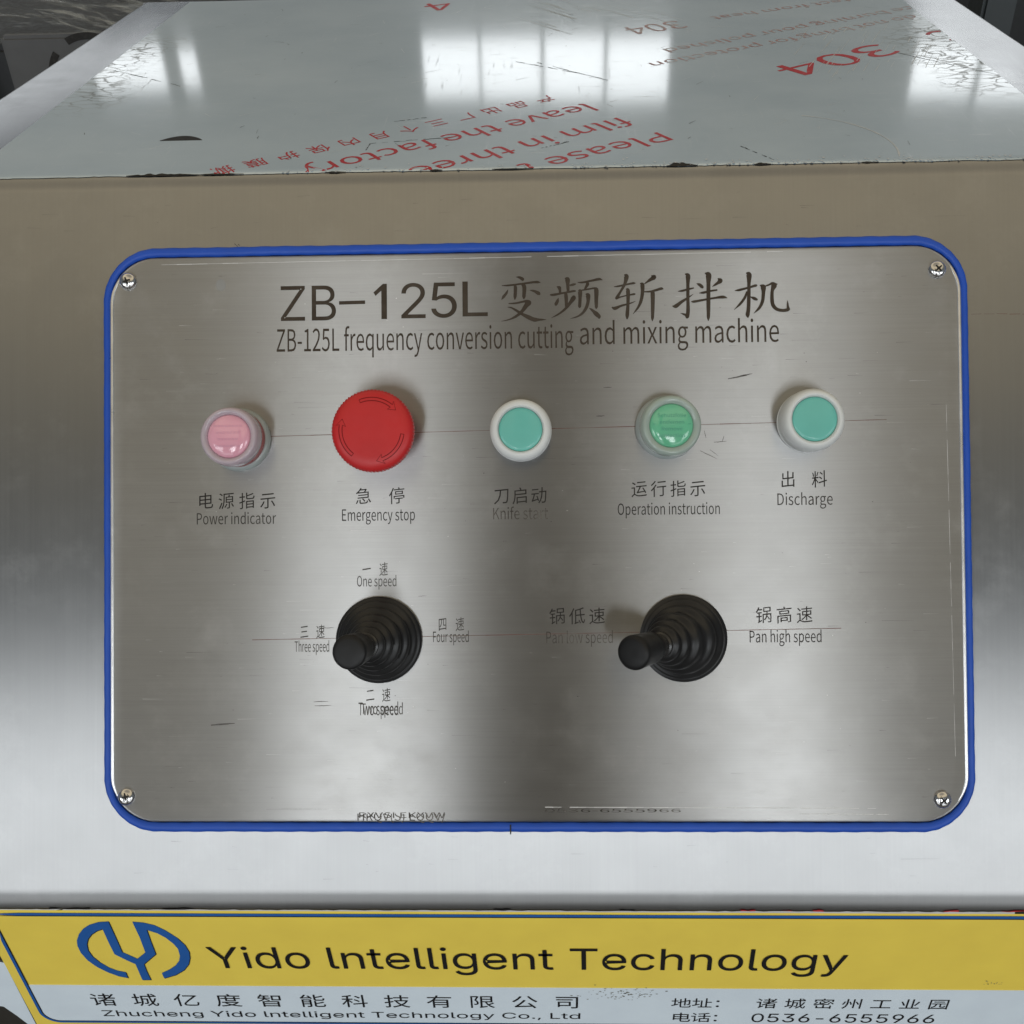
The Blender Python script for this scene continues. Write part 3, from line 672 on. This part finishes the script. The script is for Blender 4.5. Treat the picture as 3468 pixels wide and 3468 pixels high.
link('film_sheet', bm, M['film'], film, True)
ZFm = .00034
FR = Matrix.Rotation(R(213.8), 4, 'Z')
def film_line(tx, ox, oy, ln, cap, ang=213.8, label=None, mat='redink', cn=False):
    M4 = Matrix.Translation((ox, oy, 0)) @ Matrix.Rotation(R(ang), 4, 'Z')
    if cn:
        o = glyph_line(tx, 0, ln, cap / 2, cap, ZFm, M[mat], film, label, 1.0, 0); o.data.transform(M4)
    else: o = line(tx, 0, ln, 0, cap, ZFm, M[mat], film, label, M4=M4, fn='Noto Sans CJK Regular.woff2')
    # trim whatever would hang over the cut front edge
    b = bmesh.new(); b.from_mesh(o.data)
    bmesh.ops.bisect_plane(b, geom=b.verts[:] + b.edges[:] + b.faces[:], plane_co=(0, FY0 + .0006, 0), plane_no=(0, -1, 0), clear_outer=True)
    bmesh.ops.bisect_plane(b, geom=b.verts[:] + b.edges[:] + b.faces[:], plane_co=(.266, .3, 0), plane_no=(1, .024, 0), clear_outer=True)
    for v in b.verts: v.co = top_pos(v.co.x, v.co.y, ZFm)
    b.to_mesh(o.data); b.free(); return o
film_line('Please t', .0655, .1590, .085, .0140, 212, 'red film print reading Please, upside down')
film_line('film in three', .0475, .1855, .1300, .0140, 214.6, 'red film print reading film in three, upside down')
film_line('leave the factory', .0290, .2110, .1720, .0140, 213.9, 'red film print reading leave the factory, upside down')
film_line('产品出厂三个月内保护膜撕', .0090, .2290, .2020, .0120, 213.8, 'red Chinese film print', cn=True)
film_line('304', .2165, .3235, .090, .0240, 214.0, 'large red film print reading 304', 'redink')
film_line('C', .268, .3560, .020, .0240, 214.0, 'large red letter C on the film')
M['redthin'] = ink('red_film_print_worn', (.42, .22, .21), 1.0, (.50, .50, .52), 120, .4, .40)
film_line('do not bring for protection', .258, .3960, .215, .0090, 209.6, 'thin worn red film print, lower line', 'redthin')
film_line('once burning pour polished', .282, .4320, .228, .0090, 209.0, 'thin worn red film print, upper line', 'redthin')
film_line('protect from heat', .250, .4600, .140, .0085, 204, 'thin worn red film print, rear line', 'redthin')
film_line('304', .098, .3950, .042, .0200, 204, 'pale red ghost print near the window reflection', 'redthin')
film_line('4', -.065, .4700, .020, .0240, 205, 'red figure at the rear edge of the film')
# long pale scratches over the film
bm = bmesh.new()
def arc_scr(cx, cy, r, a0, a1, ww):
    n = 24
    for k in range(n):
        a, b = R(a0 + (a1-a0)*k/n), R(a0 + (a1-a0)*(k+1)/n)
        strip(bm, cx + r*math.cos(a), cy + r*math.sin(a), cx + r*math.cos(b), cy + r*math.sin(b), ww * random.uniform(.4, 1), ZFm + 1e-5)
arc_scr(.125, .130, .055, -15, 70, .0010)
for i in range(46):
    x = random.uniform(.16, .24); y = random.uniform(.25, .36); l = random.uniform(.008, .04)
    strip(bm, x, y, x + l * .42, y + l, random.uniform(.0002, .0005), ZFm + 1e-5, .0001)
for i in range(16):
    x = random.uniform(.0, .12); y = random.uniform(.36, .46); l = random.uniform(.02, .07)
    strip(bm, x, y, x - l * .7, y + l, random.uniform(.0003, .0008), ZFm + 1e-5, .0001)
for i in range(150):
    x = random.uniform(-.24, .26); y = random.uniform(.125, .46); l = random.uniform(.002, .012); a = random.gauss(.2, .7)
    strip(bm, x, y, x + l * math.cos(a), y + l * math.sin(a), random.uniform(.0001, .00035), ZFm + 1e-5, .0001)
for i in range(260):                            # frayed white flecks on the cut edge
    x = random.choice((random.uniform(.02, .27), random.uniform(-.12, .27))); y = FY0 + random.expovariate(1 / .0022); r = random.uniform(.0003, .0009)
    p = top_pos(x, y, .0004)
    bm.faces.new([bm.verts.new((p.x + r * math.cos(k) * random.uniform(.3, 1.2), p.y + r * 1.1 * math.sin(k), p.z + .0001)) for k in (0, 1.3, 2.5, 3.8, 5)])
o = link('scuffs', bm, plastic('film_scuff', (.62, .64, .65), .45), film, label='pale scuffs and frayed flecks on the film'); o['kind'] = 'stuff'
bm = bmesh.new()
for i in range(110):
    x = random.uniform(-.25, .26); y = random.uniform(.118, .46); l = random.expovariate(1 / .003) + .0006; a = random.uniform(0, 3.14)
    strip(bm, x, y, x + l * math.cos(a), y + l * math.sin(a), random.uniform(.0001, .0004), ZFm + 2e-5, .0001)
for (x0, y0, x1, y1) in ((-.040, .158, -.082, .150), (-.082, .150, -.083, .140), (-.075, .185, -.055, .192), (.02, .147, .006, .138), (-.21, .262, -.262, .30), (.225, .30, .268, .25), (.105, .135, .118, .1145), (.0, .30, .045, .255), (-.01, .30, .03, .27)):
    n = 14
    for k in range(n):
        a, b = k/n, (k+1)/n
        if random.random() < .2: continue
        strip(bm, x0+(x1-x0)*a, y0+(y1-y0)*a + random.gauss(0, .0004), x0+(x1-x0)*b, y0+(y1-y0)*b, random.uniform(.0002, .0007), ZFm + 2e-5)
o = link('cuts', bm, M['dirt'], film, label='dark nicks and creases in the film'); o['kind'] = 'stuff'
# lens-shaped opening cut in the film, dark below
pts = [(-.1945 + .0225 * i / 16, .1612 + .0072 * math.sin(math.pi * i / 16) ** .8) for i in range(17)]
link('finger_slot', prism(pts, -.0001, .0004), M['dirt'], film, label='dark half-moon opening in the film')
# dark torn places at the cut front edge
bm = bmesh.new()
for (xc, wd, hh) in ((.0735, .015, .0034), (.112, .008, .0012), (.163, .008, .0005), (-.178, .038, .0018), (-.150, .022, .0009), (-.045, .006, .0010), (-.094, .010, .0008), (-.008, .020, .0004)):
    n = 26; top = []; bot = []
    for k in range(n + 1):
        u = k / n; x = xc - wd / 2 + wd * u; e = max(0, math.sin(math.pi * u ** .8)) * (.65 + .7 * noise.noise(Vector((x * 320, 1, 1))))
        top.append(bm.verts.new(top_pos(x, FY0 + max(.0001, hh * e), .0005)))
        bot.append(bm.verts.new(top_pos(x, FY0 - .0002 - .0003 * e, .0004)))
    for k in range(n): bm.faces.new((bot[k], bot[k+1], top[k+1], top[k]))
o = link('torn_edge', bm, M['dirt'], film, label='dark torn places along the cut front edge'); o['kind'] = 'stuff'

# ------------------------------------------------------------------ company sticker on the upright front (local x right, y up, z outward)
SM = Matrix(((1, 0, 0, 0), (0, 0, -1, YF), (0, 1, 0, 0), (0, 0, 0, 1)))
st = thing('company_sticker', 'yellow and pale blue company sticker with logo and contact lines on the upright front', 'sticker', SM)
def quad(name, x0, x1, y0, y1, z, mat, label=None):
    bm = bmesh.new(); box(bm, x0, x1, y0, y1, z - .0002, z); return link(name, bm, mat, st, label=label)
bm = bmesh.new()                                 # backing: yellow sheet with a slightly uneven top edge following the bend
NXs = 160; rows = []
for j, yy in enumerate((-.1425, -.1440, -.1460, -.1480, -.1500, -.1520, -.30)):
    row = []
    for i in range(NXs + 1):
        x = -.2705 + (.2950 + .2705) * i / NXs; y = yy + (.0004 * noise.noise(Vector((x * 150, 2, 0))) if j == 0 else 0) - (.0006 * (x + .27) / .5 if j == 0 else 0)
        yb = ZF - tB                             # start of the bend
        if y > yb: a = (y - yb) / RB; p = (x, yb + (RB + .0003) * math.sin(a), -(RB) + (RB + .0003) * math.cos(a))
        else: p = (x, y, .0003)
        row.append(bm.verts.new(p))
    rows.append(row)
for a, b in zip(rows, rows[1:]):
    for i in range(NXs): bm.faces.new((b[i], b[i+1], a[i+1], a[i]))
link('sticker_sheet', bm, M['yellow'], st, True)
# pale lower field with a rounded lower left corner
pts = [(.292, -.2079), (-.2635, -.2074), (-.2635, -.2335)] + [(-.2555 - .008 * math.cos(R(a)), -.2335 - .009 * math.sin(R(a))) for a in range(0, 91, 10)] + [(.292, -.2428)]
link('pale_field', prism(pts, .0003, .0005), M['pale'], st)
# blue border with a thin black shadow line
def border(off, wd, z, mat, name):
    bm = bmesh.new()
    path = [(.2945, -.1455 - off)] + [(-.25 + .0001, -.1452 - off)] + [(-.2648 + off, -.1452 - off)]
    path += [(-.2648 + off, -.2335)] + [(-.2555 - (.0093 - off) * math.cos(R(a)), -.2335 - (.0098 - off) * math.sin(R(a))) for a in range(6, 91, 6)] + [(.2945, -.2433 + off)]
    n = len(path); prev = None; yb = ZF - tB
    for i, (x, y) in enumerate(path):
        a = path[max(0, i-1)]; b = path[min(n-1, i+1)]
        d = Vector((b[0]-a[0], b[1]-a[1])).normalized(); nn = Vector((-d.y, d.x)) * wd / 2
        if i == 2: nn = nn * 1.35
        zb = lambda q: z - (RB * (1 - math.cos(math.asin(min(.9, (q - yb) / RB)))) if q > yb else 0)
        cur = (bm.verts.new((x + nn.x, y + nn.y, zb(y + nn.y))), bm.verts.new((x - nn.x, y - nn.y, zb(y - nn.y))))
        if prev: bm.faces.new((prev[0], prev[1], cur[1], cur[0]))
        prev = cur
    for f in bm.faces:
        f.normal_update()
        if f.normal.z < 0: f.normal_flip()
    return link(name, bm, mat, st)
border(0, .0017, .00062, M['blueink'], 'border_line')
border(.0010, .0006, .00066, M['blackink'], 'border_shadow')
ZT2 = .00068
link('logo', prism([(x / 1e3, y / 1e3) for x, y in LOGO], .0004, .0007), M['blueink'], st, label='blue company emblem of a Y inside a broken oval')
link('logo_shadow', prism([(x / 1e3 + .0003, y / 1e3 - .0005) for x, y in LOGO], .0003, .00062), M['blackink'], st)
line('Yido lntelligent Technology', -.1640, .1530, -.1906, .0185, ZT2, M['blackink'], st, 'large black company name in Latin letters', shear=-.02, fn='Inter.woff2')
glyph_line('诸城亿度智能科技有限公司', -.2350, .0225, -.2213, .0128, ZT2, M['blackink'], st, 'black Chinese company name', 1.12, 0)
line('Zhucheng Yido lntelligent Technology Co., Ltd', -.2315, .0222, -.2372, .0056, ZT2, M['blackink'], st, 'small black company name in Latin letters', fn='Inter.woff2')
glyph_line('地址：', .0686, .1010, -.2212, .0098, ZT2, M['blackink'], st, 'black characters for address', 1.12, 0)
glyph_line('诸城密州工业园', .1120, .2110, -.2212, .0102, ZT2, M['blackink'], st, 'black Chinese address line', 1.12, 0)
glyph_line('电话：', .0692, .1010, -.2352, .0098, ZT2, M['blackink'], st, 'black characters for telephone', 1.12, 0)
line('0536-6555966', .1115, .2060, -.2392, .0082, ZT2, M['blackink'], st, 'black telephone number', fn='Inter.woff2')
# white backing paper showing left of the sticker, dirt smudge, red and white film remains along its top
bm = bmesh.new(); pts = [(-.2705, -.1875), (-.2712, -.2520), (-.2745, -.2490), (-.2790, -.2380), (-.2835, -.2290), (-.300, -.2250), (-.300, -.1750)]
link('backing_paper', prism(pts, .0001, .00026), M['pale'], st, label='torn pale paper left of the sticker')
bm = bmesh.new()
for i in range(90):
    x = random.gauss(.045, .010); y = random.gauss(-.2125, .0028); r = random.uniform(.0002, .0005)
    bm.faces.new([bm.verts.new((x + r * 1.8 * math.cos(k) * random.uniform(.4, 1.2), y + r * .6 * math.sin(k), ZT2)) for k in (0, 1.2, 2.4, 3.6, 4.8)])
for i in range(14):
    x = random.gauss(.228, .003); y = random.gauss(-.201, .0012); r = random.uniform(.0002, .0004)
    bm.faces.new([bm.verts.new((x + r * math.cos(k), y + r * math.sin(k), ZT2)) for k in (0, 1.2, 2.4, 3.6, 4.8)])
o = link('smudge', bm, ink('smudge_dirt', (.20, .19, .15), .5, (.3, .3, .25)), st, label='faint dark smudge between the company name and the address'); o['kind'] = 'stuff'
def remain(x0, x1, mat, hgt, name):
    bm = bmesh.new(); yb = ZF - tB; n = max(4, int((x1 - x0) / .003)); prev = None
    for k in range(n + 1):
        x = x0 + (x1 - x0) * k / n; cur = []
        for q, y in enumerate((-.1427 - .0006 * (x + .27) / .5, -.1427 + hgt * random.uniform(.5, 1.2))):
            a = (y - yb) / RB; cur.append(bm.verts.new((x, yb + (RB + .0005) * math.sin(a), -RB + (RB + .0005) * math.cos(a))))
        if prev: bm.faces.new((prev[0], cur[0], cur[1], prev[1]))
        prev = cur
    return link(name, bm, mat, st)
remain(-.262, .225, M['residue'], .0006, 'film_remnant')
for a, b in ((.097, .104), (.117, .121), (.131, .136), (.192, .199), (.219, .230), (.2315, .234)): remain(a, b, M['redink'], .0013, 'red_remnant')
for a, b in ((-.235, -.215), (-.180, -.165), (-.02, -.012), (.04, .047), (.225, .245)): remain(a, b, M['dirt'], .0011, 'dark_remnant')

# marks on the sloped face outside the panel (cabinet children, in slope coordinates)
M5 = INV @ PM
bm = bmesh.new()
for k in range(8): strip(bm, .2085 + .006*k, .1031 - .0001*k + random.gauss(0, .0001), .2135 + .006*k, .1031 - .0001*k, .0002, .00004)
me = bpy.data.meshes.new('m'); bm.to_mesh(me); bm.free(); me.transform(M5); link('scribed_line', me, M['scribe'], cab)
bm = bmesh.new()
for i in range(60):
    x = random.uniform(-.25, .24); y = random.choice((random.uniform(.143, .165), random.uniform(-.165, -.143))); l = random.expovariate(1 / .004)
    strip(bm, x, y, x + l, y + random.gauss(0, .0002), random.uniform(.00005, .00012), .00003, .00003)
for dx, dy in ((0, 0), (.0009, -.0008), (.0018, -.0003)): strip(bm, -.143 + dx, .1425 + dy, -.1423 + dx, .1418 + dy, .0004, .00004)
me = bpy.data.meshes.new('m'); bm.to_mesh(me); bm.free(); me.transform(M5); o = link('face_scratches', me, M['scratch_d'], cab); o['kind'] = 'stuff'

# ------------------------------------------------------------------ what stands behind: plastic-wrapped machine (left), dark steel frame (right)
dk = plastic('dark_painted_steel', (.022, .024, .026), .5); gy = plastic('grey_casting', (.10, .10, .10), .5)
wm = thing('wrapped_machine', 'dark machine under crumpled clear plastic wrap behind the left of the cabinet', 'machine', Matrix.Translation((-.62, .60, -1.0)))
bm = bmesh.new(); box(bm, -.40, .31, 0, .50, 0, 1.085)
bmesh.ops.bevel(bm, geom=bm.edges[:], offset=.006, segments=2, affect='EDGES'); link('body', bm, dk, wm)
bm = bmesh.new(); box(bm, .155, .305, -.012, -.0005, .90, 1.095); bmesh.ops.bevel(bm, geom=bm.edges[:], offset=.003, segments=2, affect='EDGES'); link('cover_plate', bm, gy, wm)
olive = plastic('olive_paint', (.030, .040, .032), .45)
bm = bmesh.new(); box(bm, .105, .125, -.03, -.0005, .6, 1.09); link('guard_bar', bm, olive, wm)
bm = bmesh.new(); box(bm, .0, .085, -.02, -.0005, .6, 1.06); link('side_plate', bm, gy, wm)
bm = bmesh.new()
for r_, a0, a1, dx in ((.036, 65, 118, 0), (.036, 140, 205, 0), (.017, 70, 150, 0), (.036, 20, 50, 0)):
    n = 14
    for k in range(n):
        a, b = R(a0 + (a1-a0)*k/n), R(a0 + (a1-a0)*(k+1)/n)
        q = [(.232 + rr * math.cos(t), -.0126, 1.055 + rr * math.sin(t)) for rr, t in ((r_, a), (r_, b), (r_ + .006, b), (r_ + .006, a))]
        bm.faces.new([bm.verts.new(p) for p in q])
link('vent_slots', bm, M['dirt'], wm)
s = NB('clear_wrap'); s.set(Base_Color=(.50, .54, .56), Roughness=.16, Alpha=s.rng(s.noise(1, 5, s.coord((5, 60, 60)), .7), .50, .66, .02, .65), Specular_IOR_Level=.9)
bm = bmesh.new(); G = 90; vs = []
for j in range(G + 1):
    row = []
    for i in range(G + 1):
        u, v = i / G, j / G
        x = -.42 + .70 * u; y = -.01 + .51 * v + .012 * noise.noise(Vector((x * 6, 0, 7)))
        z = 1.106 + .012 * noise.noise(Vector((x * 4, y * 9, 0))) + .016 * abs(noise.noise(Vector((x * 8, y * 55, 4)))) + .008 * abs(noise.noise(Vector((x * 18, y * 120, 9))))
        z -= .012 * max(0, 1 - v / .05) ** 1.4 + .03 * max(0, (x - .10) / .2) ** 1.5
        row.append(bm.verts.new((x, y, z)))
    vs.append(row)
for j in range(G):
    for i in range(G): bm.faces.new((vs[j][i], vs[j][i+1], vs[j+1][i+1], vs[j+1][i]))
link('plastic_wrap', bm, s.m, wm, True)
rack = thing('dark_rack', 'dark steel rack with a grey upright post behind the right of the cabinet', 'rack', Matrix.Translation((.45, .62, -1.0)))
for x0, x1, y0, y1, z0, z1, m_, nm in ((-.13, .5, .25, .27, .0, 1.14, dk, 'back_panel'), (-.062, -.033, .0, .04, 0, 1.15, plastic('post_paint', (.045, .055, .06), .4), 'upright_post'), (.10, .14, .0, .04, 0, 1.15, dk, 'upright_post'), (-.10, .5, .05, .08, .70, .74, dk, 'crossbar')):
    bm = bmesh.new(); box(bm, x0, x1, y0, y1, z0, z1); bmesh.ops.bevel(bm, geom=bm.edges[:], offset=.003, segments=2, affect='EDGES'); link(nm, bm, m_, rack)
